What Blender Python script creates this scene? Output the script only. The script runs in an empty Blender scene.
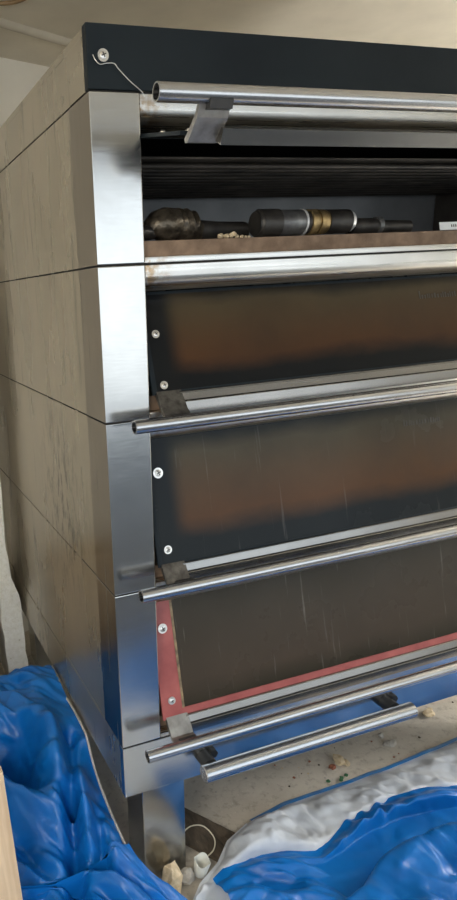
import bpy, bmesh, math, random
from mathutils import Vector, Matrix, noise
random.seed(7)
sc = bpy.context.scene
COL = sc.collection
Z0 = 1.5                      # height of the seam under the top deck above the floor

# ---------------------------------------------------------------- camera
cam_d = bpy.data.cameras.new('camera')
cam = bpy.data.objects.new('camera', cam_d); COL.objects.link(cam)
cam_d.sensor_fit = 'VERTICAL'; cam_d.sensor_height = 24.0; cam_d.sensor_width = 24.0
cam_d.lens = 658.41 / 900 * 24
cam_d.shift_x = (228.5 - 92.61) / 900; cam_d.shift_y = (481.96 - 450) / 900
cam_d.clip_start = 0.02
Rt = ((0.9424532, 0.30220957, 0.14300822), (-0.32946431, 0.91223725, 0.2434676), (-0.05687918, -0.27657293, 0.95930818))
M = Matrix.Identity(4)
for r in range(3):
    M[r][0] = Rt[r][0]; M[r][1] = Rt[r][2]; M[r][2] = -Rt[r][1]
M[0][3], M[1][3], M[2][3] = -0.43749, -1.21544, Z0 - 0.04579
cam.matrix_world = M
sc.camera = cam

# ---------------------------------------------------------------- world, light, exposure
w = bpy.data.worlds.new('world'); sc.world = w; w.use_nodes = True
nt = w.node_tree; nt.nodes.clear()
out = nt.nodes.new('ShaderNodeOutputWorld'); bg = nt.nodes.new('ShaderNodeBackground')
tc = nt.nodes.new('ShaderNodeTexCoord'); sp = nt.nodes.new('ShaderNodeSeparateXYZ'); rp = nt.nodes.new('ShaderNodeValToRGB')
nt.links.new(tc.outputs['Generated'], sp.inputs[0]); nt.links.new(sp.outputs['Z'], rp.inputs[0])
nt.links.new(rp.outputs[0], bg.inputs[0]); nt.links.new(bg.outputs[0], out.inputs[0])
rp.color_ramp.elements[0].position = 0.0; rp.color_ramp.elements[0].color = (0.86, 0.92, 0.96, 1)
rp.color_ramp.elements[1].position = 0.7; rp.color_ramp.elements[1].color = (0.62, 0.80, 1.0, 1)
bg.inputs[1].default_value = 2.05
# the open garage door behind the camera lets the sky in: one soft daylight area there
def area(name, loc, target, sx, sy, energy, color, portal=False):
    d = bpy.data.lights.new(name, 'AREA'); d.shape = 'RECTANGLE'; d.size = sx; d.size_y = sy
    d.energy = energy; d.color = color
    o = bpy.data.objects.new(name, d); COL.objects.link(o); o.location = loc
    o.rotation_euler = (Vector(target) - Vector(loc)).to_track_quat('-Z', 'Y').to_euler()
    if portal: d.cycles.is_portal = True
    return o
area('door_portal', (0.6, -2.62, 1.07), (0.6, 0, 1.07), 4.4, 2.1, 10, (1, 1, 1), True)
def point_fill(name, loc, energy, radius, color):
    d = bpy.data.lights.new(name, 'POINT'); d.energy = energy; d.shadow_soft_size = radius; d.color = color
    o = bpy.data.objects.new(name, d); COL.objects.link(o); o.location = loc; return o
point_fill('fill_light_left', (-0.95, -1.35, Z0 + 0.15), 38, 0.2, (1.0, 0.96, 0.90))  # unseen fill light, added to brighten ceiling, oven side and tarpaulin
point_fill('fill_light_right', (2.7, -0.35, Z0 - 0.55), 80, 0.2, (1.0, 0.98, 0.95))  # second unseen fill, added low down to lift the ceiling and floor
vs = sc.view_settings
vs.view_transform = 'Standard'; vs.look = 'None'; vs.gamma = 1.0; vs.use_curve_mapping = False
vs.exposure = 0.0

# ---------------------------------------------------------------- materials
def mat(name, col, rough=0.5, metal=0.0, spec=0.5):
    m = bpy.data.materials.new(name); m.use_nodes = True
    b = m.node_tree.nodes['Principled BSDF']
    b.inputs['Base Color'].default_value = (*col, 1); b.inputs['Roughness'].default_value = rough
    b.inputs['Metallic'].default_value = metal; b.inputs['Specular IOR Level'].default_value = spec
    return m, m.node_tree, b
def N(t, k): return t.nodes.new('ShaderNode' + k)
def coords(t, scale=(1, 1, 1), which='Object'):
    c = N(t, 'TexCoord'); mp = N(t, 'Mapping'); mp.inputs['Scale'].default_value = scale
    t.links.new(c.outputs[which], mp.inputs[0]); return mp.outputs[0]
def noise_fac(t, scale, vec=None, detail=4, rough=0.55):
    n = N(t, 'TexNoise'); n.inputs['Scale'].default_value = scale; n.inputs['Detail'].default_value = detail
    n.inputs['Roughness'].default_value = rough
    t.links.new(vec if vec else coords(t), n.inputs['Vector']); return n.outputs[0]
def ramp(t, fac, stops):
    r = N(t, 'ValToRGB'); e = r.color_ramp.elements
    while len(e) < len(stops): e.new(0.5)
    for k, (p, c) in enumerate(stops):
        e[k].position = p; e[k].color = (*c, 1) if len(c) == 3 else c
    t.links.new(fac, r.inputs[0]); return r.outputs[0]
def g(v): return (v, v, v)
def mix(t, fac, a, b, mode='MIX'):
    m = N(t, 'MixRGB'); m.blend_type = mode
    for k, v in ((0, fac), (1, a), (2, b)):
        if isinstance(v, bpy.types.NodeSocket): t.links.new(v, m.inputs[k])
        elif k == 0: m.inputs[0].default_value = v
        else: m.inputs[k].default_value = (*v, 1)
    return m.outputs[0]
def bump(t, b, h, strength=0.2, dist=0.01):
    n = N(t, 'Bump'); n.inputs['Strength'].default_value = strength; n.inputs['Distance'].default_value = dist
    t.links.new(h, n.inputs['Height']); t.links.new(n.outputs[0], b.inputs['Normal'])
def noisy(name, c1, c2, scale, rough=0.7, metal=0.0, bstr=0.0, vscale=(1, 1, 1), lo=0.3, hi=0.7, bdist=0.01, spec=0.5):
    m, t, b = mat(name, c1, rough, metal, spec)
    f = noise_fac(t, scale, coords(t, vscale))
    t.links.new(ramp(t, f, [(lo, c1), (hi, c2)]), b.inputs['Base Color'])
    if bstr: bump(t, b, f, bstr, bdist)
    return m

def brushed(name, c, r0, r1, vs_, metal=1.0, wav=0.06):
    m, t, b = mat(name, c, r0, metal)
    f = noise_fac(t, 1.0, coords(t, vs_), 3)
    t.links.new(ramp(t, f, [(0.3, g(r0)), (0.7, g(r1))]), b.inputs['Roughness'])
    f2 = noise_fac(t, 7.0, None, 5)
    t.links.new(ramp(t, f2, [(0.3, tuple(x * 0.86 for x in c)), (0.65, c)]), b.inputs['Base Color'])
    f3 = noise_fac(t, 4.0, None, 2)
    bump(t, b, f3, wav, 0.02)
    return m
STEEL = brushed('brushed_steel', (0.62, 0.62, 0.605), 0.17, 0.23, (20, 20, 300), wav=0.03)
TUBE = brushed('steel_tube', (0.54, 0.54, 0.545), 0.23, 0.29, (4, 200, 200), wav=0.0)
LINT = brushed('lintel_steel', (0.66, 0.65, 0.62), 0.24, 0.36, (3, 200, 200), wav=0.03)
RAIL = brushed('rail_steel', (0.31, 0.30, 0.285), 0.22, 0.28, (3, 120, 120), wav=0.0)
SCUFF = noisy('scuffed_steel', (0.20, 0.19, 0.18), (0.40, 0.39, 0.37), 30, 0.42, 0.9, 0.1)
SCUFFD = noisy('dark_scuffed_steel', (0.07, 0.065, 0.06), (0.20, 0.19, 0.175), 60, 0.5, 0.9, 0.2)
# heat and rust stains at the left end of the lintels
def add_rust(m):
    t = m.node_tree; b = t.nodes['Principled BSDF']
    src = b.inputs['Base Color'].links[0].from_socket
    c = N(t, 'TexCoord'); s = N(t, 'SeparateXYZ'); t.links.new(c.outputs['Object'], s.inputs[0])
    mr = N(t, 'MapRange'); mr.inputs[1].default_value = 0.09; mr.inputs[2].default_value = 0.16
    mr.inputs[3].default_value = 1; mr.inputs[4].default_value = 0
    t.links.new(s.outputs['X'], mr.inputs[0])
    f = noise_fac(t, 60, None, 6)
    mm = N(t, 'Math'); mm.operation = 'MULTIPLY'
    t.links.new(ramp(t, f, [(0.42, g(0)), (0.6, g(1))]), mm.inputs[0]); t.links.new(mr.outputs[0], mm.inputs[1])
    t.links.new(mix(t, mm.outputs[0], src, (0.34, 0.2, 0.07)), b.inputs['Base Color'])
add_rust(LINT)

# dull side sheet with dark grime runs
SIDE, t, b = mat('dull_side_sheet', (0.44, 0.385, 0.30), 0.42, 0.8)
f1 = noise_fac(t, 3.0, coords(t, (1, 1.5, 0.5)), 5)
c1 = ramp(t, f1, [(0.3, (0.37, 0.325, 0.25)), (0.7, (0.50, 0.44, 0.345))])
f2 = noise_fac(t, 1.0, coords(t, (3, 30, 3.4)), 6, 0.65)
m2 = ramp(t, f2, [(0.56, g(0)), (0.68, g(1))])
f3 = noise_fac(t, 2.2, None, 2); m3 = ramp(t, f3, [(0.44, g(0)), (0.58, g(1))])
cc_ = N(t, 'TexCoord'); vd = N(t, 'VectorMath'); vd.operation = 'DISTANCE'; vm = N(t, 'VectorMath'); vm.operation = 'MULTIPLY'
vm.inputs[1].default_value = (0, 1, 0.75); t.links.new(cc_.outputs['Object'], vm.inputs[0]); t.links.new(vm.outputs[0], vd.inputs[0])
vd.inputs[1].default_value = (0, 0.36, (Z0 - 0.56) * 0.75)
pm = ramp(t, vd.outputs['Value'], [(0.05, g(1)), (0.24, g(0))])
fg = noise_fac(t, 1.0, coords(t, (3, 42, 12)), 8, 0.75); mg = ramp(t, fg, [(0.49, g(0)), (0.58, g(0.8))])
cg = mix(t, mix(t, 1.0, m2, m3, 'MULTIPLY'), c1, (0.13, 0.115, 0.09))
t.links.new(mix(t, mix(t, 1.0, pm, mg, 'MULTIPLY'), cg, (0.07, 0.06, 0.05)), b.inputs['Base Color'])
t.links.new(ramp(t, f1, [(0.3, g(0.22)), (0.7, g(0.34))]), b.inputs['Roughness'])
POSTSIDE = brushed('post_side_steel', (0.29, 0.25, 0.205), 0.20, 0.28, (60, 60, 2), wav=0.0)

BLACK = noisy('black_enamel', (0.010, 0.014, 0.018), (0.015, 0.021, 0.025), 5, 0.5, spec=0.12)
SEAM = mat('seam_shadow_gap', (0.012, 0.011, 0.010), 0.9)[0]
CHAMBER = noisy('sooty_chamber_steel', (0.035, 0.03, 0.026), (0.10, 0.09, 0.08), 9, 0.55, 0.5)
REAR = noisy('chamber_rear_sheet', (0.16, 0.17, 0.18), (0.25, 0.26, 0.27), 6, 0.45, 0.6)
ELEM = noisy('heating_rod', (0.03, 0.028, 0.026), (0.09, 0.08, 0.07), 12, 0.5, 0.6)
STONE = noisy('baked_hearth_stone', (0.13, 0.085, 0.055), (0.25, 0.17, 0.115), 34, 0.85, 0, 0.3)
SCREW = noisy('zinc_screw', (0.6, 0.58, 0.54), (0.85, 0.83, 0.8), 60, 0.3, 1.0)
SCREWDARK = mat('screw_recess', (0.05, 0.045, 0.04), 0.6)[0]
RED = noisy('red_silicone_seal', (0.24, 0.05, 0.048), (0.36, 0.095, 0.085), 16, 0.42)
KNOB = noisy('black_rubber', (0.012, 0.012, 0.013), (0.03, 0.03, 0.03), 20, 0.5)
GOLDEDGE = noisy('burnt_glass_edge', (0.10, 0.07, 0.04), (0.30, 0.22, 0.12), 50, 0.5)
EMBOSS = mat('faded_print', (0.03, 0.024, 0.018), 0.6)[0]

def pane_mat(name, zlo, zhi, inset, olive, rust, dark, gloss=0.13, streak=0.0):
    """heat-tinted oven glass: burnt on brown film, black towards the rim"""
    m, t, b = mat(name, dark, gloss, 0.0, 0.13)
    c = N(t, 'TexCoord'); s = N(t, 'SeparateXYZ'); t.links.new(c.outputs['Object'], s.inputs[0])
    nz = noise_fac(t, 5.0, coords(t, (1, 1, 2.2)), 5)
    ad = N(t, 'Math'); ad.operation = 'MULTIPLY_ADD'; ad.inputs[1].default_value = 0.05
    t.links.new(nz, ad.inputs[0]); t.links.new(s.outputs['Z'], ad.inputs[2])
    mr = N(t, 'MapRange'); mr.inputs[1].default_value = zlo + 0.025; mr.inputs[2].default_value = zhi + 0.025
    t.links.new(ad.outputs[0], mr.inputs[0])
    vert = ramp(t, mr.outputs[0], [(0.0, dark), (0.17, dark), (0.34, rust), (0.62, tuple((a + b_) / 2 for a, b_ in zip(rust, olive))), (0.84, olive), (1.0, dark)])
    mx = N(t, 'MapRange'); mx.interpolation_type = 'SMOOTHSTEP'
    mx.inputs[1].default_value = inset; mx.inputs[2].default_value = inset + 0.05
    t.links.new(s.outputs['X'], mx.inputs[0])
    col = mix(t, mx.outputs[0], dark, vert)
    f = noise_fac(t, 3.3, None, 6)
    col = mix(t, ramp(t, f, [(0.35, g(0.0)), (0.75, g(0.5))]), col, dark)
    if streak:
        fs = noise_fac(t, 1.0, coords(t, (90, 3, 5)), 3)
        col = mix(t, ramp(t, fs, [(0.64, g(0)), (0.74, g(streak))]), col, (0.28, 0.27, 0.25))
    t.links.new(col, b.inputs['Base Color'])
    t.links.new(ramp(t, f, [(0.3, g(gloss)), (0.7, g(gloss + 0.16))]), b.inputs['Roughness'])
    return m

WALLP = noisy('beige_wall_paint', (0.74, 0.71, 0.63), (0.84, 0.81, 0.73), 2.5, 0.8, 0, 0.08)
CEIL = noisy('beige_ceiling_board', (0.62, 0.58, 0.49), (0.77, 0.72, 0.61), 3.2, 0.75, 0, 0.12)
TRIMM = noisy('ceiling_trim_paint', (0.46, 0.42, 0.34), (0.54, 0.5, 0.42), 6, 0.5)
LINTEL_B = noisy('dark_door_beam', (0.07, 0.07, 0.07), (0.11, 0.11, 0.105), 4, 0.8)
ASPHALT = noisy('driveway_and_dark_floor', (0.05, 0.052, 0.055), (0.10, 0.10, 0.105), 3, 0.9)
PIERM, t, b = mat('crumbling_white_plaster', (0.7, 0.68, 0.6), 0.9)
f = noise_fac(t, 55, None, 8, 0.7); cc = N(t, 'TexCoord'); ss = N(t, 'SeparateXYZ'); t.links.new(cc.outputs['Object'], ss.inputs[0])
t.links.new(ramp(t, f, [(0.28, (0.32, 0.28, 0.2)), (0.38, (0.80, 0.78, 0.70)), (0.7, (0.93, 0.92, 0.87))]), b.inputs['Base Color'])
bump(t, b, f, 0.6, 0.01)
ROUGHST = noisy('brown_rubble_stone', (0.26, 0.18, 0.10), (0.62, 0.50, 0.34), 22, 0.95, 0, 0.6)
# concrete floor
FLOORM, t, b = mat('dusty_concrete', (0.4, 0.36, 0.3), 0.85)
f1 = noise_fac(t, 2.2, None, 6, 0.6); f2 = noise_fac(t, 38, None, 6, 0.7)
c1 = ramp(t, f1, [(0.32, (0.42, 0.375, 0.31)), (0.68, (0.66, 0.61, 0.53))])
c2 = mix(t, ramp(t, f2, [(0.34, g(0.45)), (0.48, g(0))]), c1, (0.17, 0.14, 0.11))
f3 = noise_fac(t, 90, None, 3); c3 = mix(t, ramp(t, f3, [(0.62, g(0)), (0.70, g(0.6))]), c2, (0.62, 0.58, 0.5))
t.links.new(c3, b.inputs['Base Color']); bump(t, b, f2, 0.35, 0.006)

def tarp_mat(name, c1, c2, rough, tl, weave=True):
    m, t, b = mat(name, c1, rough, 0, 0.5)
    f = noise_fac(t, 6, None, 5)
    col = ramp(t, f, [(0.3, c1), (0.7, c2)])
    t.links.new(col, b.inputs['Base Color'])
    nb = N(t, 'TexNoise'); nb.noise_type = 'RIDGED_MULTIFRACTAL'; nb.inputs['Scale'].default_value = 10; nb.inputs['Detail'].default_value = 5
    nb.inputs['Distortion'].default_value = 0.6
    t.links.new(coords(t), nb.inputs['Vector']); bump(t, b, nb.outputs[0], 0.9, 0.02)
    tr = N(t, 'BsdfTranslucent'); t.links.new(col, tr.inputs[0])
    ms = N(t, 'MixShader'); ms.inputs[0].default_value = tl
    o = t.nodes['Material Output']
    t.links.new(b.outputs[0], ms.inputs[1]); t.links.new(tr.outputs[0], ms.inputs[2]); t.links.new(ms.outputs[0], o.inputs[0])
    return m
TARP = tarp_mat('blue_tarpaulin', (0.001, 0.115, 0.43), (0.003, 0.18, 0.60), 0.36, 0.06)
TARPW = tarp_mat('grey_white_tarpaulin_back', (0.64, 0.70, 0.80), (0.80, 0.84, 0.90), 0.42, 0.25)
HEM = tarp_mat('tarpaulin_hem', (0.02, 0.20, 0.60), (0.04, 0.28, 0.70), 0.35, 0.1)
CORD = noisy('pale_hem_cord', (0.40, 0.38, 0.36), (0.62, 0.60, 0.58), 60, 0.6)

# ---------------------------------------------------------------- mesh helpers
def box(bm, x0, x1, y0, y1, z0, z1, bev=0.0):
    r = bmesh.ops.create_cube(bm, size=1.0)
    vv = r['verts']
    for v in vv:
        v.co = Vector(((x0 + x1) / 2 + v.co.x * (x1 - x0), (y0 + y1) / 2 + v.co.y * (y1 - y0), (z0 + z1) / 2 + v.co.z * (z1 - z0)))
    if bev:
        es = list({e for v in vv for e in v.link_edges})
        bmesh.ops.bevel(bm, geom=es, offset=bev, segments=2, affect='EDGES', profile=0.6)
    return bm
def prism_x(bm, prof, x0, x1):
    a = [bm.verts.new((x0, y, z)) for y, z in prof]; b_ = [bm.verts.new((x1, y, z)) for y, z in prof]
    n = len(prof)
    for k in range(n): bm.faces.new((a[k], a[(k + 1) % n], b_[(k + 1) % n], b_[k]))
    bm.faces.new(a[::-1]); bm.faces.new(b_)
    return bm
def sweep(bm, pts, rad, seg=10, cap=True):
    """tube through points; rad may be a list"""
    pts = [Vector(p) for p in pts]; rings = []
    up = Vector((0, 0, 1))
    for k, p in enumerate(pts):
        d = (pts[min(k + 1, len(pts) - 1)] - pts[max(k - 1, 0)]).normalized()
        a = d.cross(up)
        if a.length < 1e-3: a = d.cross(Vector((0, 1, 0)))
        a.normalize(); c = d.cross(a).normalized()
        r = rad[k] if isinstance(rad, (list, tuple)) else rad
        rings.append([bm.verts.new(p + (a * math.cos(2 * math.pi * j / seg) + c * math.sin(2 * math.pi * j / seg)) * r) for j in range(seg)])
    for k in range(len(rings) - 1):
        for j in range(seg):
            bm.faces.new((rings[k][j], rings[k][(j + 1) % seg], rings[k + 1][(j + 1) % seg], rings[k + 1][j]))
    if cap: bm.faces.new(rings[0][::-1]); bm.faces.new(rings[-1])
    return bm
def smooth_curve(pts, n=8):
    P = [Vector(p) for p in pts]; o = []
    for k in range(len(P) - 1):
        p0, p1, p2, p3 = P[max(k - 1, 0)], P[k], P[k + 1], P[min(k + 2, len(P) - 1)]
        for j in range(n):
            u = j / n
            o.append(0.5 * ((2 * p1) + (p2 - p0) * u + (2 * p0 - 5 * p1 + 4 * p2 - p3) * u * u + (3 * p1 - p0 - 3 * p2 + p3) * u ** 3))
    o.append(P[-1]); return o
def obj(name, bm, m, parent=None, smooth=None, mat2=None):
    bmesh.ops.recalc_face_normals(bm, faces=bm.faces[:])
    me = bpy.data.meshes.new(name); bm.to_mesh(me); bm.free()
    me.materials.append(m)
    if mat2: me.materials.append(mat2)
    if smooth is not None:
        me.polygons.foreach_set('use_smooth', [True] * len(me.polygons))
        me.set_sharp_from_angle(angle=math.radians(smooth))
    o = bpy.data.objects.new(name, me); COL.objects.link(o)
    if parent: o.parent = parent
    return o
def thing(name, label, cat, loc=(0, 0, 0), group=None):
    o = bpy.data.objects.new(name, None); COL.objects.link(o); o.location = loc; o.empty_display_size = 0.1
    tag(o, label, cat, group); return o
def tag(o, label, cat, group=None):
    o['label'] = label; o['category'] = cat
    if group: o['group'] = group
    return o
def struct(o): o['kind'] = 'structure'; return o
B = bmesh.new

# ---------------------------------------------------------------- the setting
struct(obj('floor', box(B(), -3.0, 4.5, -0.95, 4.0, -0.1, 0), FLOORM))
struct(obj('ceiling', box(B(), -3.0, 4.5, -2.8, 4.0, Z0 + 0.8, Z0 + 0.9), CEIL))
# rear wall runs at a slight angle behind the oven
def slab(p, q, th, z0, z1):
    p = Vector((*p, 0)); q = Vector((*q, 0)); n = Vector((-(q - p).y, (q - p).x, 0)).normalized() * th
    bm = B(); bot = [bm.verts.new((c.x, c.y, z0)) for c in (p, q, q + n, p + n)]; top = [bm.verts.new((c.x, c.y, z1)) for c in (p, q, q + n, p + n)]
    for k in range(4): bm.faces.new((bot[k], bot[(k + 1) % 4], top[(k + 1) % 4], top[k]))
    bm.faces.new(bot[::-1]); bm.faces.new(top); return bm
struct(obj('wall_back', slab((-1.3, 0.913), (4.5, 3.1), 0.1, 0, Z0 + 0.8), WALLP))
struct(obj('wall_left', box(B(), -1.4, -1.3, -2.62, 0.92, 0, Z0 + 0.8), WALLP))
struct(obj('wall_right', box(B(), 2.9, 3.0, -2.62, 2.5, 0, Z0 + 0.8), WALLP))
struct(obj('wall_front', box(B(), -1.4, 3.0, -2.76, -2.64, Z0 + 0.64, Z0 + 0.8), LINTEL_B))
struct(obj('ground', box(B(), -9, 11, -6.9, -0.955, -0.12, -0.01), ASPHALT))  # driveway, continued unseen over the garage floor to darken reflections in the steel
# bead on the ceiling near the rear wall
A_ = Vector((-0.52, 0.82, Z0 + 0.795)); d_ = Vector((0.26, 0.13, 0)).normalized()
bm = B(); sweep(bm, [A_, A_ + d_ * 4.0], 0.016, 12); struct(obj('trim_1', bm, TRIMM, smooth=50))
# round ceiling rose, mostly out of frame
bm = B(); c = Vector((0.085, 0.92, Z0 + 0.792))
sweep(bm, [c + Vector((0.085 * math.cos(a * math.pi / 24), 0.085 * math.sin(a * math.pi / 24), 0)) for a in range(49)], 0.006, 8, False)
ROSE = noisy('brown_fitting_rim', (0.22, 0.14, 0.07), (0.3, 0.2, 0.1), 10, 0.5)
r_ = obj('ceiling_fitting', bm, ROSE, smooth=60); tag(r_, 'round brown-rimmed fitting on the ceiling at the top left corner', 'ceiling fitting')

# ---------------------------------------------------------------- the oven
W = 1.5; D = 1.25
seams = [0.2925, 0.0, -0.6769, -1.0635]
ZT, ZC, ZS = Z0 + 0.3957, Z0 + 0.2925, [Z0 + 0.2925, Z0, Z0 - 0.300, Z0 - 0.6769, Z0 - 1.0635]
ZB = Z0 - 1.2008
GAP = 0.0016
oven = thing('deck_oven', 'tall four-deck stainless steel bakery oven with black top fascia and top door swung open', 'oven')
# top cap
bm = box(B(), 0.0, W, -0.001, 0.02, ZC + 0.002, ZT, 0.002)
fa = obj('fascia', bm, BLACK, oven); fa['label'] = 'black top fascia'
obj('top_cover', box(B(), 0.002, W - 0.002, 0.0205, D, ZT - 0.014, ZT - 0.001), SIDE, oven)
for x0, x1 in ((0, 0.018), (W - 0.018, W)):
    obj('side_panel', box(B(), x0 + (0.0015 if x0 == 0 else 0), x1, 0.112, D, ZC + GAP, ZT - 0.0145, 0.001), SIDE, oven)
    obj('corner_trim', box(B(), x0, x1, 0.0205, 0.1105, ZC + GAP, ZT - 0.0145, 0.001), SIDE, oven)
def screw(p, nrm, r, parent):
    """pan-head screw with washer; nrm = outward direction"""
    nrm = Vector(nrm).normalized(); p = Vector(p); bm = B()
    sweep(bm, [p, p + nrm * 0.0012], [r, r * 0.97], 20)
    sweep(bm, [p + nrm * 0.0012, p + nrm * 0.0030, p + nrm * 0.0040], [r * 0.66, r * 0.6, r * 0.35], 20)
    s = obj('screw', bm, SCREW, parent, smooth=40)
    a = nrm.cross(Vector((1, 0, 0))).normalized(); c = Vector((1, 0, 0))
    return s
def cross_slot(p, nrm, r, parent):
    nrm = Vector(nrm).normalized(); p = Vector(p) + nrm * 0.0041; bm = B()
    u = Vector((1, 0, 0)); v = nrm.cross(u).normalized()
    for ang in (0.4, 0.4 + math.pi / 2):
        d = u * math.cos(ang) + v * math.sin(ang)
        sweep(bm, [p - d * r * 0.42, p + d * r * 0.42], r * 0.10, 6)
    return bm
def full_screw(p, nrm, r, parent):
    nrm_ = Vector(nrm).normalized(); p_ = Vector(p)
    bm = B()
    sweep(bm, [p_, p_ + nrm_ * 0.0012], [r, r * 0.97], 20)
    sweep(bm, [p_ + nrm_ * 0.0012, p_ + nrm_ * 0.0030, p_ + nrm_ * 0.0040], [r * 0.66, r * 0.6, r * 0.35], 20)
    n0 = len(bm.faces)
    b2 = cross_slot(p, nrm, r, None); me = bpy.data.meshes.new('tmp'); b2.to_mesh(me); b2.free(); bm.from_mesh(me); bpy.data.meshes.remove(me)
    bm.faces.ensure_lookup_table()
    for k in range(n0, len(bm.faces)): bm.faces[k].material_index = 1
    return obj('screw', bm, SCREW, parent, smooth=40, mat2=SCREWDARK)
full_screw((0.030, -0.001, Z0 + 0.347), (0, -1, 0), 0.0105, oven)

def lintel_profile(zt, h=0.050):
    """rounded steel strip: flat upper part, lower edge rolled back"""
    p = [(0.002, zt - 0.0015), (0.0, zt - 0.003), (0.0, zt - h * 0.45)]
    for k in range(1, 9):
        a = k / 8 * math.pi / 2
        p.append((0.045 * (1 - math.cos(a)), zt - h * 0.45 - h * 0.55 * math.sin(a)))
    p += [(0.062, zt - h), (0.062, zt - 0.0015)]
    return p
HINGE_Y = 0.072
def rotp(y, z, hz, th):
    dy, dz = y - HINGE_Y, z - hz
    oy, oz = OPEN_OFF if th else (0.0, 0.0)
    return (HINGE_Y + dy * math.cos(th) + dz * math.sin(th) + oy, hz + dz * math.cos(th) - dy * math.sin(th) + oz)
# opened door: leaf swung up and out so that its rail sits 0.15 in front of the oven; the handle arm is turned further
_hz = Z0 + 0.2925 - 0.045
OPEN_OFF = (0.0, 0.0)
OPEN_OFF = (lambda p: (-0.148 - p[0], Z0 + 0.203 - p[1]))(rotp(-0.010, Z0 + 0.046, _hz, math.radians(60)))
def rotarm(y, z, hy, hz):
    """bracket and handle of the opened door: quarter turn about the handle"""
    a = math.radians(86); dy, dz = y - hy, z - hz
    return (-0.20 + dy * math.cos(a) + dz * math.sin(a), Z0 + 0.238 + dz * math.cos(a) - dy * math.sin(a))
def door(zt, zb, th, kind, screws, pane, hz_handle):
    hz = zt - 0.045
    def R(bm):
        for v in bm.verts: v.co.y, v.co.z = rotp(v.co.y, v.co.z, hz, th)
        return bm
    def RA(bm):
        if th == 0: return bm
        for v in bm.verts: v.co.y, v.co.z = rotarm(v.co.y, v.co.z, -0.060, hz_handle)
        return bm
    yt, zt_, yb, zb_ = 0.064, zt - 0.052, -0.004, zb + 0.048       # outer face line of the leaf
    L = math.hypot(yt - yb, zt_ - zb_); dn = ((yt - yb) / L, (zt_ - zb_) / L); nn = (-dn[1], dn[0])   # outward
    def P(s, o):    # s from the bottom edge, o outward
        return (yb + dn[0] * s + nn[0] * o, zb_ + dn[1] * s + nn[1] * o)
    x0, x1 = 0.1035, W - 0.1035
    def plate(bm, xa, xb, sa, sb, oa, ob):
        return prism_x(bm, [P(sa, oa), P(sa, ob), P(sb, ob), P(sb, oa)], xa, xb)
    th_ = 0.006
    if kind == 'red':
        bl, bb = 0.051, 0.019
        bm = B()
        plate(bm, x0, x0 + bl, 0, L, -th_, 0); plate(bm, x1 - bl, x1, 0, L, -th_, 0)
        plate(bm, x0 + bl, x1 - bl, 0, bb, -th_, 0); plate(bm, x0 + bl, x1 - bl, L - 0.012, L, -th_, 0)
        fr = obj('oven_door', R(bm), RED, oven); fr['label'] = 'oven door with red seal around its dark glass'
        g_ = obj('glass_pane', R(plate(B(), x0 + bl, x1 - bl, bb, L - 0.012, -th_ - 0.001, -0.002)), pane, fr)
        bm = plate(B(), x0 + bl, x0 + bl + 0.006, bb, L - 0.012, -0.002, 0.0008)
        obj('glass_edge', R(bm), GOLDEDGE, fr)
    else:
        bl, bb = 0.010, 0.006
        bm = B()
        plate(bm, x0, x0 + bl, 0, L, -th_, 0); plate(bm, x1 - bl, x1, 0, L, -th_, 0)
        plate(bm, x0 + bl, x1 - bl, 0, bb, -th_, 0); plate(bm, x0 + bl, x1 - bl, L - bb, L, -th_, 0)
        fr = obj('oven_door', R(bm), BLACK, oven)
        obj('glass_pane', R(plate(B(), x0 + bl, x1 - bl, bb, L - bb, -th_ + 0.001, -0.0004)), pane, fr)
    # rail under the glass
    pr = [(0.004, zb + 0.0505), (-0.007, zb + 0.0505), (-0.0095, zb + 0.0490), (-0.0100, zb + 0.0475), (-0.0085, zb + 0.0465), (-0.0130, zb + 0.0330), (-0.0110, zb + 0.0322), (-0.0175, zb + 0.0312), (-0.0185, zb + 0.0300), (-0.0205, zb + 0.0100), (0.004, zb + 0.0080)]
    obj('door_rail', R(prism_x(B(), pr, 0.160, W - 0.160)), RAIL, fr)
    # brackets and tube handle
    hy, hzz = -0.060, hz_handle
    for bx in (0.110, W - 0.110 - 0.062):
        pr = [(0.002, zb + 0.052), (-0.004, zb + 0.054), (-0.033, zb + 0.020), (-0.052, hzz + 0.006), (-0.052, hzz - 0.001), (-0.029, zb + 0.011), (0.002, zb + 0.043)]
        br = obj('bracket', RA(prism_x(B(), pr, bx, bx + 0.055)), SCUFF if hz_handle < Z0 - 0.9 or th else SCUFFD, fr)
        cl = [(hy + 0.004, hzz + 0.0137), (hy + 0.012, hzz + 0.0137), (hy + 0.021, hzz + 0.004), (hy + 0.021, hzz - 0.010), (hy + 0.008, hzz - 0.0137)]
        k_ = obj('clamp', RA(prism_x(B(), cl, bx + 0.012, bx + 0.052)), KNOB, fr)
    bm = B()
    seg = 32; R0, R1 = 0.0140, 0.0116
    xs = (0.036, W - 0.036)
    ro = []; ri = []
    for x in xs:
        ro.append([bm.verts.new((x, hy + R0 * math.cos(2 * math.pi * k / seg), hzz + R0 * math.sin(2 * math.pi * k / seg))) for k in range(seg)])
    for x in (xs[0], xs[0] + 0.03, xs[1] - 0.03, xs[1]):
        ri.append([bm.verts.new((x, hy + R1 * math.cos(2 * math.pi * k / seg), hzz + R1 * math.sin(2 * math.pi * k / seg))) for k in range(seg)])
    for k in range(seg):
        j = (k + 1) % seg
        bm.faces.new((ro[0][k], ro[0][j], ro[1][j], ro[1][k]))
        bm.faces.new((ro[0][j], ro[0][k], ri[0][k], ri[0][j])); bm.faces.new((ri[0][j], ri[0][k], ri[1][k], ri[1][j]))
        bm.faces.new((ro[1][k], ro[1][j], ri[3][j], ri[3][k])); bm.faces.new((ri[3][k], ri[3][j], ri[2][j], ri[2][k]))
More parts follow.
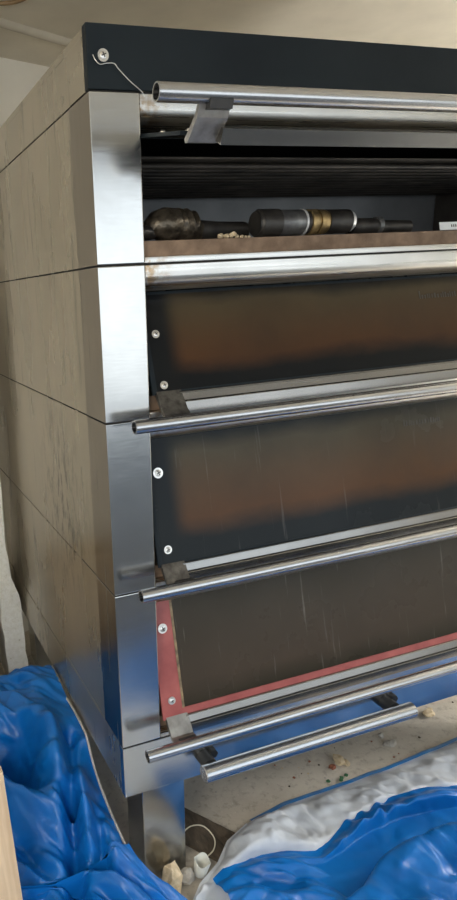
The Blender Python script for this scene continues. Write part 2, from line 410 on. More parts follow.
    bm.faces.new(ri[1]); bm.faces.new(ri[2])
    obj('handle', RA(bm), TUBE, fr, smooth=40)
    # screws through the leaf
    for sz in screws:
        for sx in (0.130, W - 0.130):
            s = (sz - zb_) / dn[1]
            p = P(s, 0.0005); p = rotp(p[0], p[1], hz, th)
            q = (nn[0] * math.cos(th) + nn[1] * math.sin(th), nn[1] * math.cos(th) - nn[0] * math.sin(th))
            full_screw((sx, p[0], p[1]), (0, q[0], q[1]), 0.0085 if hz_handle > Z0 - 0.5 else (0.0118 if sz == screws[0] else 0.0095), fr)
    return fr, P

PANES = [
    pane_mat('tinted_glass_open_door', Z0 + 0.05, Z0 + 0.25, 0.14, (0.06, 0.05, 0.035), (0.07, 0.04, 0.02), (0.012, 0.012, 0.012)),
    pane_mat('tinted_glass_rust', Z0 - 0.255, Z0 - 0.05, 0.145, (0.055, 0.042, 0.024), (0.062, 0.030, 0.015), (0.008, 0.009, 0.010)),
    pane_mat('tinted_glass_olive', Z0 - 0.63, Z0 - 0.35, 0.145, (0.068, 0.058, 0.038), (0.085, 0.042, 0.020), (0.009, 0.012, 0.014), 0.16, 0.12),
    pane_mat('tinted_glass_scratched', Z0 - 1.07, Z0 - 0.70, 0.10, (0.050, 0.044, 0.035), (0.060, 0.045, 0.034), (0.022, 0.020, 0.013), 0.22, 0.35),
]
SCR = [(Z0 + 0.165, Z0 + 0.065), (Z0 - 0.135, Z0 - 0.235), (Z0 - 0.430, Z0 - 0.594), (Z0 - 0.806, Z0 - 0.974)]
HH = [Z0 + 0.003, Z0 - 0.3005, Z0 - 0.658, Z0 - 1.052]
for d in range(4):
    zt, zb = ZS[d], ZS[d + 1]
    for sx in (0, 1):
        a = 0.0 if sx == 0 else W - 0.096
        po = obj('corner_post', box(B(), a, a + 0.096, 0.0, 0.118, zb + GAP, zt - GAP, 0.0018), STEEL, oven)
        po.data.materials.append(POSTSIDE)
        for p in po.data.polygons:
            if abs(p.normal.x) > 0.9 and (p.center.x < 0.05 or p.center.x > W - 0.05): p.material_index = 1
        a = 0.0015 if sx == 0 else W - 0.018
        obj('side_panel', box(B(), a, a + 0.0165, 0.1195, D, zb + GAP, zt - GAP, 0.001), SIDE, oven)
    obj('back_panel', box(B(), 0.02, W - 0.02, D - 0.012, D, zb + GAP, zt - GAP), SIDE, oven)
    obj('lintel', prism_x(B(), lintel_profile(zt, 0.056 if d == 0 else 0.05), 0.0968, W - 0.0968), LINT, oven, smooth=30)
    obj('sill', box(B(), 0.0968, W - 0.0968, 0.0005, 0.06, zb + GAP, zb + 0.0125, 0.001), LINT, oven, smooth=30)
    st = obj('hearth_stone', box(B(), 0.0975, W - 0.0975, 0.022, 0.60, zb + 0.0128, zb + 0.043, 0.002), STONE, oven)
    # baking chamber: left, right, ceiling, rear
    bm = B(); x0, x1 = 0.098, W - 0.098
    zc = zt - 0.092 if d == 0 else zt - 0.06
    box(bm, x0 - 0.001, x0 + 0.003, 0.1185, 0.60, zb + 0.0435, zc); box(bm, x1 - 0.003, x1, 0.1185, 0.60, zb + 0.0435, zc)
    box(bm, x0, x1, 0.09, 0.61, zc, zc + 0.004)
    obj('chamber_lining', bm, CHAMBER, oven)
    obj('chamber_rear', box(B(), x0, x1, 0.604, 0.610, zb + 0.013, zc - 0.0005), REAR, oven)
    if d == 0:
        for k in range(11):
            y = 0.115 + k * 0.042
            obj('heating_element', sweep(B(), [(x0 + 0.004, y, zc - 0.009), (x1 - 0.004, y, zc - 0.009)], 0.006, 8), ELEM, oven, smooth=60)
    # dark strip in the seam between decks
    obj('seam_strip', box(B(), 0.006, W - 0.006, 0.006, D - 0.006, zt - GAP, zt + GAP) if False else box(B(), 0.0035, W - 0.0035, 0.0035, D - 0.0035, zt - GAP + 0.0001, zt + GAP - 0.0001), SEAM, oven)
    th = math.radians(60) if d == 0 else 0
    fr, P = door(zt, zb, th, 'red' if d == 3 else 'black', SCR[d], PANES[d], HH[d])
    if d in (1, 2):                    # faded maker's print, worn to a row of strokes
        bm = B(); L = (zt - 0.1 - zb) / 0.97; s0 = (zt - 0.052 - (zb + 0.048)) / 0.97
        x = 0.815 if d == 1 else 0.80
        n = 15
        for k in range(n):
            w_ = random.uniform(0.0022, 0.005); h_ = random.uniform(0.008, 0.014) if k else 0.018
            s = s0 - (0.050 if d == 1 else 0.058)
            prism_x(bm, [P(s, -0.0004), P(s, 0.0004), P(s + h_, 0.0004), P(s + h_, -0.0004)], x, x + w_)
            x += w_ + random.uniform(0.003, 0.006)
        obj('worn_print', bm, EMBOSS, fr)
obj('seam_strip', box(B(), 0.0035, W - 0.0035, 0.0035, D - 0.0035, ZS[4] - GAP + 0.0001, ZS[4] + GAP - 0.0001), SEAM, oven)

# plinth frame under the lowest deck
bm = B()
box(bm, 0, W, 0, 0.02, ZB, ZS[4] - GAP, 0.0015)
pl = obj('plinth_front', bm, STEEL, oven)
for a in (0.0, W - 0.016):
    obj('plinth_side', box(B(), a + (0.001 if a == 0 else -0.001), a + 0.016, 0.0205, D, ZB, ZS[4] - GAP, 0.001), SIDE, oven)
obj('plinth_back', box(B(), 0.02, W - 0.02, D - 0.016, D, ZB, ZS[4] - GAP), SIDE, oven)
obj('plinth_bottom', box(B(), 0.02, W - 0.02, 0.0205, D - 0.02, ZB + 0.02, ZB + 0.024), CHAMBER, oven)
for x in (0.052, W - 0.165):
    for y in (0.02, D - 0.14):
        obj('leg', box(B(), x, x + 0.113, y + 0.001, y + 0.112, 0.0, ZB - 0.0005, 0.002), STEEL, oven)
# thick push rail on the plinth with its two stand-offs
hy, hz = -0.052, Z0 - 1.153
pr_ = obj('pull_rail', sweep(B(), [(0.180, hy, hz), (0.182, hy, hz), (0.798, hy, hz), (0.800, hy, hz)], [0.0185, 0.0205, 0.0205, 0.0185], 40), TUBE, oven, smooth=40)
for x in (0.208, 0.755):
    s = obj('stand_off', sweep(B(), [(x, -0.036, hz + 0.004), (x, -0.0005, hz + 0.004)], [0.018, 0.018], 20), KNOB, pr_, smooth=40)
    s['label'] = 'black round stand-off'
    obj('nut', sweep(B(), [(x + 0.022, -0.012, hz + 0.012), (x + 0.0225, -0.0005, hz + 0.012)], 0.012, 6), KNOB, pr_)

# ---------------------------------------------------------------- thin wire hooked on the fascia
bm = B()
pts = smooth_curve([(0.010, -0.004, Z0 + 0.346), (0.013, -0.006, Z0 + 0.338), (0.021, -0.007, Z0 + 0.331), (0.033, -0.007, Z0 + 0.333), (0.047, -0.008, Z0 + 0.333), (0.055, -0.008, Z0 + 0.325), (0.075, -0.007, Z0 + 0.308), (0.098, -0.006, Z0 + 0.292), (0.104, -0.005, Z0 + 0.284)], 6)
sweep(bm, pts, 0.0009, 8)
tag(obj('wire', bm, SCREW, None, smooth=60), 'thin bent steel wire hooked by the screw on the black fascia', 'wire')

# ---------------------------------------------------------------- things lying in the open deck
ST = Z0 + 0.0432
PIPEB = noisy('sooty_black_pipe', (0.012, 0.011, 0.010), (0.05, 0.045, 0.04), 30, 0.42, 0.3)
PIPEG = noisy('grey_pipe_collar', (0.10, 0.10, 0.10), (0.26, 0.26, 0.255), 40, 0.38, 0.7)
BRASS = noisy('dull_brass', (0.16, 0.11, 0.05), (0.52, 0.38, 0.18), 60, 0.4, 0.8)
RIB = noisy('corroded_fitting', (0.025, 0.02, 0.015), (0.20, 0.165, 0.12), 45, 0.33, 0.7, 0.5)
WHITEP = noisy('white_metal_ring', (0.5, 0.5, 0.5), (0.8, 0.8, 0.78), 60, 0.4, 0.5)
t1 = thing('corroded_pipe', 'corroded pipe with bulbous ribbed end, left inside the open top deck', 'pipe', (0, 0, 0))
bm = B(); y = 0.085; zc = ST + 0.034
prof = [(0.150, 0.014), (0.154, 0.024), (0.165, 0.030), (0.185, 0.033), (0.205, 0.033), (0.212, 0.029), (0.218, 0.033), (0.226, 0.029), (0.233, 0.033), (0.243, 0.027), (0.250, 0.031), (0.258, 0.024), (0.275, 0.020)]
sweep(bm, [(x, y + (x - 0.15) * 0.25, ST + r + 0.001) for x, r in prof], [r for x, r in prof], 28)
for v in bm.verts:
    n_ = noise.noise(v.co * 60) * 0.0025; v.co.y += n_; v.co.z += abs(n_)
obj('ribbed_end', bm, RIB, t1, smooth=60)
bm = B(); sweep(bm, [(0.268, y + 0.03, ST + 0.024), (0.33, y + 0.045, ST + 0.022), (0.40, y + 0.06, ST + 0.022)], [0.021, 0.020, 0.020], 20)
obj('tube', bm, PIPEB, t1, smooth=60)
bm = B(); sweep(bm, [(0.104, y - 0.02, ST + 0.018), (0.150, y, ST + 0.020)], [0.016, 0.014], 16); obj('tube', bm, PIPEB, t1, smooth=60)

t2 = thing('black_pipe', 'black pipe with brass coupling and pale ring, middle of the open top deck', 'pipe', (0, 0, 0))
def seg_(x0, x1, r, name, m, r1=None):
    y_ = 0.060
    r *= 1.22; r1 = (r1 or r / 1.22) * 1.22; c_ = ST + 0.0235 * 1.22
    bm = B(); sweep(bm, [(x0, y_, c_), ((x0 + x1) / 2, y_, c_), (x1, y_, c_)], [r, r, r1], 28); return obj(name, bm, m, t2, smooth=40)
seg_(0.375, 0.382, 0.020, 'tube', PIPEB, 0.023); seg_(0.3825, 0.428, 0.0235, 'tube', PIPEB); seg_(0.4285, 0.486, 0.0215, 'collar', PIPEG); seg_(0.4865, 0.491, 0.0225, 'ring', WHITEP)
seg_(0.4915, 0.503, 0.019, 'tube', PIPEB); 
seg_(0.5035, 0.520, 0.0215, 'brass_coupling', BRASS); seg_(0.5205, 0.526, 0.018, 'brass_coupling', BRASS); seg_(0.5265, 0.549, 0.021, 'brass_coupling', BRASS, 0.0195)
seg_(0.5495, 0.607, 0.0205, 'tube', PIPEB); seg_(0.6075, 0.620, 0.0185, 'ring', WHITEP, 0.015)
t3 = thing('dark_pipe', 'dark sooty pipe lying towards the right end of the open top deck', 'pipe', (0, 0, 0))
bm = B(); sweep(bm, [(0.628, 0.075, ST + 0.019), (0.70, 0.078, ST + 0.018)], [0.018, 0.017], 20); obj('tube', bm, PIPEB, t3, smooth=40)
bm = B(); sweep(bm, [(0.7005, 0.078, ST + 0.0195), (0.712, 0.078, ST + 0.0195)], [0.019, 0.019], 20); obj('collar', bm, PIPEG, t3, smooth=40)
bm = B(); sweep(bm, [(0.7125, 0.078, ST + 0.016), (0.80, 0.082, ST + 0.015)], [0.015, 0.014], 20); obj('tube', bm, PIPEB, t3, smooth=40)
# white card at the right
WHITEC = noisy('white_card', (0.72, 0.74, 0.74), (0.85, 0.86, 0.86), 20, 0.5)
bm = box(B(), -0.045, 0.045, -0.001, 0.001, -0.009, 0.009, 0.0004)
cd = thing('white_label', 'small white printed label lying at the front edge of the open deck', 'label', (0.895, 0.040, ST + 0.0105))
obj('card', bm, WHITEC, cd)
bm = B()
for k in range(7): box(bm, -0.012 + k * 0.006, -0.009 + k * 0.006, -0.0014, -0.0011, -0.003, 0.003)
obj('printed_line', bm, EMBOSS, cd); cd.rotation_euler = (-0.25, 0, 0)
# crumbs on the stone
CR1 = noisy('tan_flake', (0.45, 0.34, 0.2), (0.72, 0.6, 0.42), 60, 0.8)
CR2 = noisy('red_brown_flake', (0.22, 0.07, 0.04), (0.35, 0.14, 0.08), 60, 0.8)
CR3 = noisy('grey_stone_chip', (0.3, 0.28, 0.25), (0.5, 0.47, 0.42), 60, 0.85)
CR4 = noisy('moss_green_bit', (0.03, 0.12, 0.05), (0.06, 0.2, 0.09), 60, 0.8)
def chip_bm(r, seed, flat=0.45):
    bm = B(); bmesh.ops.create_icosphere(bm, subdivisions=2, radius=r)
    for v in bm.verts:
        k = 1 + 0.55 * noise.noise(v.co / r * 1.3 + Vector((seed, seed * 2.1, 0)))
        v.co *= k; v.co.z *= flat
    mn = min(v.co.z for v in bm.verts)
    for v in bm.verts: v.co.z -= mn
    return bm
def chip(name, label, cat, loc, r, m, seed, group=None, flat=0.45, stretch=1.0):
    bm = chip_bm(r, seed, flat)
    for v in bm.verts: v.co.x *= stretch
    o = obj(name, bm, m); o.location = loc; o.rotation_euler = (0, 0, seed); tag(o, label, cat, group); return o
for k, (x, y, r) in enumerate([(0.292, 0.034, 0.006), (0.305, 0.032, 0.008), (0.318, 0.036, 0.005), (0.328, 0.033, 0.004), (0.283, 0.040, 0.007), (0.338, 0.035, 0.003), (0.345, 0.034, 0.003)]):
    chip('flake', 'tan flake on the hearth stone in front of the corroded pipe', 'flake', (x, y, ST), r, CR1, k + 1, 'flakes on the hearth stone', 0.7)

# ---------------------------------------------------------------- plaster pier and rubble at the rear left
def column_from_outline(L, R_, y0, y1, amp, sc_):
    """L, R_: lists of (x, z) of left and right edges from bottom to top"""
    bm = B(); n = len(L); rows = []
    m = 8
    for k in range(n):
        row = []
        for j in range(m + 1):
            u = j / m; row.append((L[k][0] * (1 - u) + R_[k][0] * u, y0, L[k][1] * (1 - u) + R_[k][1] * u))
        ring = [bm.verts.new(p) for p in row] + [bm.verts.new((p[0], y1, p[2])) for p in row[::-1]]
        rows.append(ring)
    for k in range(n - 1):
        q = len(rows[k])
        for j in range(q): bm.faces.new((rows[k][j], rows[k][(j + 1) % q], rows[k + 1][(j + 1) % q], rows[k + 1][j]))
    bm.faces.new(rows[0][::-1]); bm.faces.new(rows[-1])
    for v in bm.verts:
        nn = noise.noise_vector(v.co * sc_) * amp
        n2 = noise.noise_vector(v.co * 55) * amp * 0.7
        v.co.x += nn.x + n2.x; v.co.y += nn.y + n2.y
    return bm
def interp(pts, n):
    zs = [pts[0][1] + (pts[-1][1] - pts[0][1]) * k / (n - 1) for k in range(n)]; o = []
    for z in zs:
        for a, b_ in zip(pts, pts[1:]):
            if a[1] - 1e-9 <= z <= b_[1] + 1e-9:
                u = (z - a[1]) / (b_[1] - a[1]); o.append((a[0] + (b_[0] - a[0]) * u, z)); break
        else: o.append(pts[-1])
    return o
Rr = interp([(-0.006, 0.0), (-0.007, 0.05), (-0.012, 0.20), (-0.012, 0.38), (-0.040, 0.46), (-0.046, 0.60), (-0.042, 1.0), (-0.05, 2.3)], 60)
Ll = interp([(-0.082, 0.0), (-0.082, 0.05), (-0.090, 0.36), (-0.092, 1.0), (-0.10, 2.3)], 60)
tag(obj('plaster_pier', column_from_outline(Ll, Rr, 1.0, 1.22, 0.006, 14), PIERM, None, smooth=60), 'crumbling white plaster pier standing behind the oven, at the left edge', 'pier')
Rr = interp([(-0.116, 0.0), (-0.118, 0.2), (-0.122, 0.42), (-0.14, 0.5)], 20); Ll = interp([(-0.5, 0.0), (-0.5, 0.5)], 20)
tag(obj('rubble_block', column_from_outline(Ll, Rr, 0.99, 1.12, 0.012, 12), ROUGHST, None, smooth=60), 'rough brown stone block left of the white plaster pier', 'stone block')

# ---------------------------------------------------------------- tarpaulins
def cell(x, y, s, seed):
    d, _ = noise.voronoi(Vector((x / s + seed, y / s - seed, seed * 0.37)))
    return d[0], d[1]
def sstep(a, b, x):
    t_ = max(0.0, min(1.0, (x - a) / (b - a))); return t_ * t_ * (3 - 2 * t_)
def hsh(i, j, k):
    v = math.sin(i * 127.1 + j * 311.7 + k * 74.7) * 43758.5453; return v - math.floor(v)
def facet(x, y, s, k):
    """flat triangular facets meeting in sharp creases, 0..1"""
    x /= s; y /= s; u = x + y * 0.57735; v = y * 1.1547
    i, j = math.floor(u), math.floor(v); fu, fv = u - i, v - j
    if fu + fv < 1: a, b_, c = hsh(i, j, k), hsh(i + 1, j, k), hsh(i, j + 1, k); return a + (b_ - a) * fu + (c - a) * fv
    a, b_, c = hsh(i + 1, j + 1, k), hsh(i, j + 1, k), hsh(i + 1, j, k); return a + (b_ - a) * (1 - fu) + (c - a) * (1 - fv)
def crumple(x, y, seed, a1=0.06, s1=0.2, a2=0.02, s2=0.07):
    p = Vector((x * 4, y * 4, seed)); n_ = noise.noise_vector(p)
    wx, wy = x + 0.07 * n_.x, y + 0.07 * n_.y
    return (facet(wx, wy, s1, seed) - 0.5) * a1 + (facet(wy * 1.1 + 3, wx, s2, seed + 5) - 0.5) * a2 + (facet(wx * 1.3, wy + 7, s2 * 0.45, seed + 9) - 0.5) * a2 * 0.40 + 0.006 * noise.ridged_multi_fractal(Vector((wx * 9, wy * 6, seed)), 1.0, 2.1, 3, 1.0, 2.0)
def lerp_tab(tab, v):
    if v <= tab[0][0]: return tab[0][1]
    for (a, fa), (b_, fb) in zip(tab, tab[1:]):
        if v <= b_: return fa + (fb - fa) * (v - a) / (b_ - a)
    return tab[-1][1]
def sheet(name, m, parent, x_of, y_of, h, nu, nv, sm=85, thick=0.0):
    bm = B(); g_ = []
    for i in range(nu + 1):
        row = []
        for j in range(nv + 1):
            u, v = i / nu, j / nv
            x, y = x_of(u, v), y_of(u, v); z = h(x, y, u, v)
            if isinstance(z, tuple): y += z[1]; z = z[0]
            row.append(bm.verts.new((x, y, z)))
        g_.append(row)
    for i in range(nu):
        for j in range(nv): bm.faces.new((g_[i][j], g_[i + 1][j], g_[i + 1][j + 1], g_[i][j + 1]))
    for _ in range(1): bmesh.ops.smooth_vert(bm, verts=[v for v in bm.verts if not v.is_boundary], factor=0.5, use_axis_x=True, use_axis_y=True, use_axis_z=True)
    o = obj(name, bm, m, parent, smooth=sm)
    if thick:
        md = o.modifiers.new('thickness', 'SOLIDIFY'); md.thickness = thick; md.offset = -1
    return o
# left heap against the oven's side: height of its right-hand edge and its ridge
EDGE = [(-0.9, 0.05), (-0.40, 0.10), (-0.156, 0.185), (-0.10, 0.175), (0.0, 0.158), (0.094, 0.172), (0.166, 0.192), (0.224, 0.226), (0.272, 0.284), (0.361, 0.292), (0.495, 0.283), (0.54, 0.300), (0.64, 0.29), (0.75, 0.20), (0.9, 0.10), (0.96, 0.02)]
GROOVES = [((-0.045, 0.30), (-0.10, 0.12), 0.06, 0.014), ((-0.10, 0.12), (-0.16, -0.10), 0.06, 0.014), ((-0.28, 0.36), (-0.20, 0.34), 0.09, 0.035), ((-0.05, 0.08), (-0.08, -0.04), 0.05, 0.012), ((-0.03, 0.12), (-0.09, 0.10), 0.035, 0.012)]
def h_left(x, y, u, v):
    e = lerp_tab(EDGE, y)
    back = 1 - sstep(0.62, 0.95, y)
    base = e if x > -0.04 else None
    inner = (0.235 + 0.05 * math.sin(y * 6 + x * 4)) * (1 - sstep(0.66, 0.96, y)) * (0.55 + 0.45 * sstep(-0.5, 0.3, y))
    # valley in the middle of the heap and long folds running to the front
    inner -= 0.11 * math.exp(-((x + 0.20) / 0.05) ** 2 - ((y - 0.28) / 0.10) ** 2)
    inner += 0.07 * math.exp(-((x + 0.10 + (y - 0.3) * 0.12) / 0.055) ** 2) * (1 - sstep(0.35, 0.6, y))
    fold = abs(((x + 0.35 * y) * 5.5) % 1 - 0.5) * 2
    inner += 0.020 * fold
    c = crumple(x * 1.1 + 0.3 * y, y * 0.62, 2.3, 0.15, 0.16, 0.070, 0.065)
    for (ax, ay), (bx, by), dep, wd in GROOVES:
        px, py = x - ax, y - ay; ex, ey = bx - ax, by - ay; t_ = max(0, min(1, (px * ex + py * ey) / (ex * ex + ey * ey)))
        q = math.hypot(px - ex * t_, py - ey * t_); c -= 1.5 * dep * math.exp(-(q / (1.5 * wd)) ** 2)
    k = sstep(-0.10, -0.005, x)
    if y < -0.02: k *= 0.4
    z = (inner + c) * (1 - k) + (e + c * 0.22) * k
    fx = sstep(-1.05, -0.75, x)
    z *= fx
    if y < -0.02: z *= 1 - 0.75 * sstep(0.02, 0.30, x)
    return max(z, 0.004 + 0.002 * noise.noise(Vector((x * 20, y * 20, 0))))
def xl(u, v):
    y = -0.20 + 1.16 * v
    xr = -0.006 if y > -0.02 else -0.006 + 0.19 * sstep(-0.02, -0.32, y)
    xlft = -1.02 if y > -0.02 else -1.02 + 0.76 * sstep(-0.02, -0.04, y)
    return xlft + (xr - xlft) * u
tl = thing('blue_tarp', 'crumpled blue tarpaulin heaped against the left side of the oven', 'tarpaulin', (0, 0, 0))
sheet('sheet', TARP, tl, lambda u, v: xl(1 - (1 - u) ** 1.5, v), lambda u, v: -0.20 + 1.16 * v, h_left, 210, 250, 40)
# pale corded hem along the heap's right edge
bm = B()
pts = [(-0.007, y, lerp_tab(EDGE, y) + 0.006) for y in [0.56, 0.53, 0.50, 0.46, 0.42, 0.38, 0.34, 0.30, 0.27, 0.24, 0.21, 0.17, 0.13, 0.09, 0.04, 0.0]]
sweep(bm, smooth_curve(pts, 4), 0.0035, 8)
hm = obj('hem_cord', bm, CORD, tl, smooth=60); hm['label'] = 'pale grey corded hem'

# right tarpaulin: white back folded over along the oven, blue face towards the camera
tr = thing('folded_tarp', 'blue tarpaulin on the floor before the oven, folded over to show its white back', 'tarpaulin', (0, 0, 0))
HEML = [(0.10, -0.11), (0.17, -0.045), (0.24, -0.008), (0.30, 0.045), (0.40, 0.085), (0.521, 0.105), (0.70, 0.105), (0.90, 0.108), (1.187, 0.126), (1.6, 0.14), (2.4, 0.15)]   # far edge y(x)
BLUE = [(0.10, -0.13), (0.171, -0.065), (0.25, -0.035), (0.351, -0.030), (0.42, -0.045), (0.484, -0.075), (0.54, -0.065), (0.65, -0.03), (0.761, -0.012), (0.86, -0.02), (0.998, -0.05), (1.3, -0.09), (2.4, -0.1)]
def h_white(x, y, u, v):
    r_ = 0.018 + 0.016 * noise.noise(Vector((x * 9, y * 16, 3.1))) + 0.010 * abs(noise.noise(Vector((x * 40, y * 26, 1.0))))
    r_ += crumple(x, y, 6.6, 0.022, 0.13, 0.012, 0.04)
    lobe = math.exp(-((x - 0.36) / 0.10) ** 2) * 0.035 * sstep(0.1, 0.5, v)
    edge = min(1.0, v * 6 + 0.25) if v < 0.5 else 1
    far = sstep(0, 0.2, 1 - v)
    z = max(0.020 if x < 0.38 else 0.004, (r_ + lobe) * (0.25 + 0.75 * far) + 0.030 * (1 - v))
    under = sstep(-0.004, 0.016, lerp_tab(BLUE, x) - y)      # tucked flat below the blue face
    return z * (1 - under) + 0.020 * under
sheet('white_fold', TARPW, tr, lambda u, v: 0.10 + 2.3 * u ** 1.25, lambda u, v: (lambda x: lerp_tab(BLUE, x) - 0.07 + (lerp_tab(HEML, x) - lerp_tab(BLUE, x) + 0.07) * v)(0.10 + 2.3 * u ** 1.25), h_white, 330, 44, 70)
tr.children[0]['label'] = 'greyish white reverse side folded over'
bm = B(); xs = [0.16 + 2.2 * (k / 120) ** 1.2 for k in range(121)]
for sgn in (0,):
    g0 = [bm.verts.new((x, lerp_tab(HEML, x) - 0.006, 0.012 + 0.004 * noise.noise(Vector((x * 14, 0, 0))))) for x in xs if x > 0.40]
    g1 = [bm.verts.new((x, lerp_tab(HEML, x) + 0.008, 0.010 + 0.004 * noise.noise(Vector((x * 14, 0, 0))))) for x in xs if x > 0.40]
    g2 = [bm.verts.new((x, lerp_tab(HEML, x) + 0.012, 0.002)) for x in xs if x > 0.40]
    for a, b_ in ((g0, g1), (g1, g2)):
        for k in range(len(a) - 1): bm.faces.new((a[k], a[k + 1], b_[k + 1], b_[k]))
h_ = obj('hem', bm, HEM, tr, smooth=60); h_['label'] = 'bright blue hem'
def h_blue(x, y, u, v):
    d = lerp_tab(BLUE, x) - y                 # distance towards the camera from the white/blue border
    z = 0.038 + 0.02 * sstep(0.01, 0.05, d)
    q = d - 0.012 * math.sin(x * 9)
    on = sstep(0.40, 0.56, x)
    val = -0.060 * sstep(0.050, 0.065, q) * (1 - sstep(0.19, 0.23, q)) * on
    hump = 0.050 * sstep(0.195, 0.225, q) * sstep(0.36, 0.6, x)
    c = crumple(x, y, 11.7, 0.075, 0.17, 0.045, 0.065) * (0.35 + 0.65 * sstep(0.0, 0.1, d)) * (1 - 0.85 * on * sstep(0.05, 0.07, q) * (1 - sstep(0.20, 0.26, q)))
    z = z + val + hump + c
    z = z * (1 - sstep(-0.30, -0.34, y) * (1 - sstep(0.38, 0.44, x))) if y < -0.30 else z
    if v > 0.985: z -= 0.006
    return (max(0.032, z), 0.055 * math.exp(-((q - 0.222) / 0.018) ** 2) * on)
def xb(u, v): return 0.20 + 1.5 * u ** 1.2
def yb_(u, v):
    x = xb(u, v); top = lerp_tab(BLUE, x) + 0.012 * noise.noise(Vector((x * 9, 4, 0))); nb_ = -1.0 + 0.58 * sstep(0.5, 0.85, x); return nb_ + (top - nb_) * (1 - (1 - v) ** 1.4)
sheet('blue_face', TARP, tr, xb, yb_, h_blue, 250, 240, 40)
fl = sheet('white_fold', TARPW, tr, lambda u, v: -0.02 + 0.38 * u, lambda u, v: -0.64 + 0.37 * v,
           lambda x, y, u, v: 0.026 + 0.030 * sstep(0.10, 0.19, x) + crumple(x, y, 4.4, 0.016, 0.12, 0.010, 0.05), 40, 60, 50)  # flap added out of frame so the plinth mirrors something pale
fl['label'] = 'unseen greyish white flap added for a pale reflection in the plinth'

# ---------------------------------------------------------------- upright board at the lower left
WOOD, t, b = mat('pale_raw_pine', (0.6, 0.45, 0.3), 0.7)
f = noise_fac(t, 1.0, coords(t, (60, 60, 3)), 5)
t.links.new(ramp(t, f, [(0.3, (0.52, 0.37, 0.24)), (0.7, (0.74, 0.58, 0.42))]), b.inputs['Base Color'])
bm = box(B(), -0.13, 0.0, -0.011, 0.011, 0.0, 0.556, 0.002)
pk = obj('wooden_board', bm, WOOD); pk.location = (-0.274, -0.10, 0.0); pk.rotation_euler = (0, math.radians(-2.0), 0)
tag(pk, 'pale raw wooden board standing upright before the blue tarpaulin, lower left corner', 'board')

# ---------------------------------------------------------------- litter around the front leg
DARKW, t, b = mat('rotten_dark_timber', (0.08, 0.06, 0.04), 0.9)
f = noise_fac(t, 1.0, coords(t, (50, 10, 50)), 6, 0.7)
t.links.new(ramp(t, f, [(0.3, (0.03, 0.024, 0.018)), (0.75, (0.16, 0.12, 0.08))]), b.inputs['Base Color']); bump(t, b, f, 0.8, 0.01)
bm = B(); poly = [(0.235, 0.235), (0.350, 0.050), (0.262, -0.008), (0.172, 0.135)]
n = 10; grid = []
for i in range(n + 1):
    row = []
    for j in range(n + 1):
        u, v = i / n, j / n
        p = (Vector((*poly[0], 0)) * (1 - u) + Vector((*poly[1], 0)) * u) * (1 - v) + (Vector((*poly[3], 0)) * (1 - u) + Vector((*poly[2], 0)) * u) * v
        p.z = 0.010 + 0.005 * noise.noise(p * 30); row.append(bm.verts.new(p))
    grid.append(row)
for i in range(n):
    for j in range(n): bm.faces.new((grid[i][j], grid[i + 1][j], grid[i + 1][j + 1], grid[i][j + 1]))
r = bmesh.ops.extrude_face_region(bm, geom=bm.faces[:])
for v in r['geom']:
    if isinstance(v, bmesh.types.BMVert): v.co.z = 0.0
tag(obj('timber_offcut', bm, DARKW), 'dark rotten timber offcut on the floor beside the front leg', 'timber')
GOLDW = noisy('yellowed_wire', (0.55, 0.48, 0.33), (0.8, 0.74, 0.58), 40, 0.45)
bm = B(); sweep(bm, smooth_curve([(0.195, 0.110, 0.02), (0.225, 0.112, 0.035), (0.255, 0.095, 0.040), (0.268, 0.060, 0.030), (0.255, 0.035, 0.020), (0.225, 0.020, 0.019), (0.198, 0.016, 0.019)], 8), 0.0018, 8)
tag(obj('cable_loop', bm, GOLDW, None, smooth=60), 'stiff yellowish cable loop on the dark timber by the oven leg', 'cable')
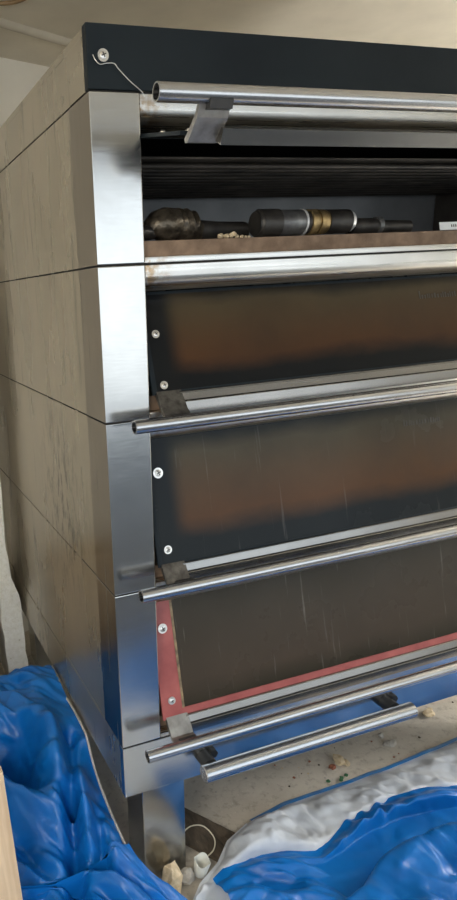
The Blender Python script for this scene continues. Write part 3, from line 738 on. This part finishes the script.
# broken white cup
WCUP = noisy('white_plastic', (0.66, 0.66, 0.60), (0.8, 0.8, 0.75), 20, 0.35)
bm = B(); seg = 28; rows = []
for r, z in ((0.018, 0.0), (0.019, 0.002), (0.022, 0.025), (0.026, 0.05), (0.0245, 0.05), (0.0205, 0.025), (0.0175, 0.004)):
    rows.append([bm.verts.new((r * math.cos(2 * math.pi * k / seg), r * math.sin(2 * math.pi * k / seg), z + (0.006 * math.sin(6 * math.pi * k / seg) if z > 0.04 else 0))) for k in range(seg)])
for a, c in zip(rows, rows[1:]):
    for k in range(seg): bm.faces.new((a[k], a[(k + 1) % seg], c[(k + 1) % seg], c[k]))
bm.faces.new(rows[0][::-1]); bm.faces.new(rows[-1])
cu = obj('plastic_cup', bm, WCUP, None, smooth=50); cu.scale = (0.85, 0.85, 0.85); cu.location = (0.187, -0.012, 0.010); cu.rotation_euler = (0.1, 0.15, 0.4)
tag(cu, 'small broken white plastic cup beside the bottom of the oven leg', 'cup')
chip('stone_chip', 'pale angular stone in front of the oven leg', 'stone', (0.105, -0.018, 0.0), 0.030, CR1, 3.1, None, 1.3)
chip('stone_chip', 'grey stone wedged between the oven leg and the white cup', 'stone', (0.150, -0.015, 0.0), 0.020, CR3, 5.2, None, 1.0)
# litter on the concrete
chip('bark_flake', 'largest tan flake under the pull rail, beside a red-brown one', 'flake', (0.785, 0.198, 0.0), 0.016, CR1, 1.2, None, 0.5, 1.5)
chip('bark_flake', 'tan flake lying against the largest tan flake under the rail', 'flake', (0.800, 0.180, 0.0), 0.011, CR1, 4.4, None, 0.5, 1.4)
chip('clay_flake', 'red-brown flake on the concrete in front of the tan ones', 'flake', (0.748, 0.180, 0.0), 0.011, CR2, 2.2, None, 0.5)
chip('stone_chip', 'flat grey-tan chip below the right end of the pull rail', 'stone', (0.985, 0.200, 0.0), 0.018, CR3, 2.9, None, 0.35, 1.3)
chip('stone_chip', 'small dark chip right under the end of the pull rail', 'stone', (0.985, 0.238, 0.0), 0.009, CR3, 0.9, None, 0.9)
chip('dry_leaf', 'curled tan leaf on the concrete beyond the end of the pull rail', 'leaf', (1.215, 0.268, 0.0), 0.018, CR1, 0.4, None, 0.4, 1.5)
for k, (x, y) in enumerate([(0.745, 0.124), (0.765, 0.128), (0.738, 0.118), (0.70, 0.128)]):
    chip('moss_bit', 'dark green moss bit beside the blue hem of the folded tarpaulin', 'moss', (x, y + 0.01, 0.0), 0.006, CR4, k + 1.3, 'moss bits by the blue hem', 0.6)
random.seed(3)
for k in range(46):
    x = random.uniform(0.36, 1.35); y = random.uniform(0.14, 0.36); r = random.choice((0.002, 0.003, 0.003, 0.004))
    chip('grit', 'small grit crumb scattered on the concrete under the oven', 'grit', (x, y, 0), r, random.choice((CR3, CR1, DARKW, CR2)), k * 0.7 + 0.3, 'grit on the concrete', 0.6)
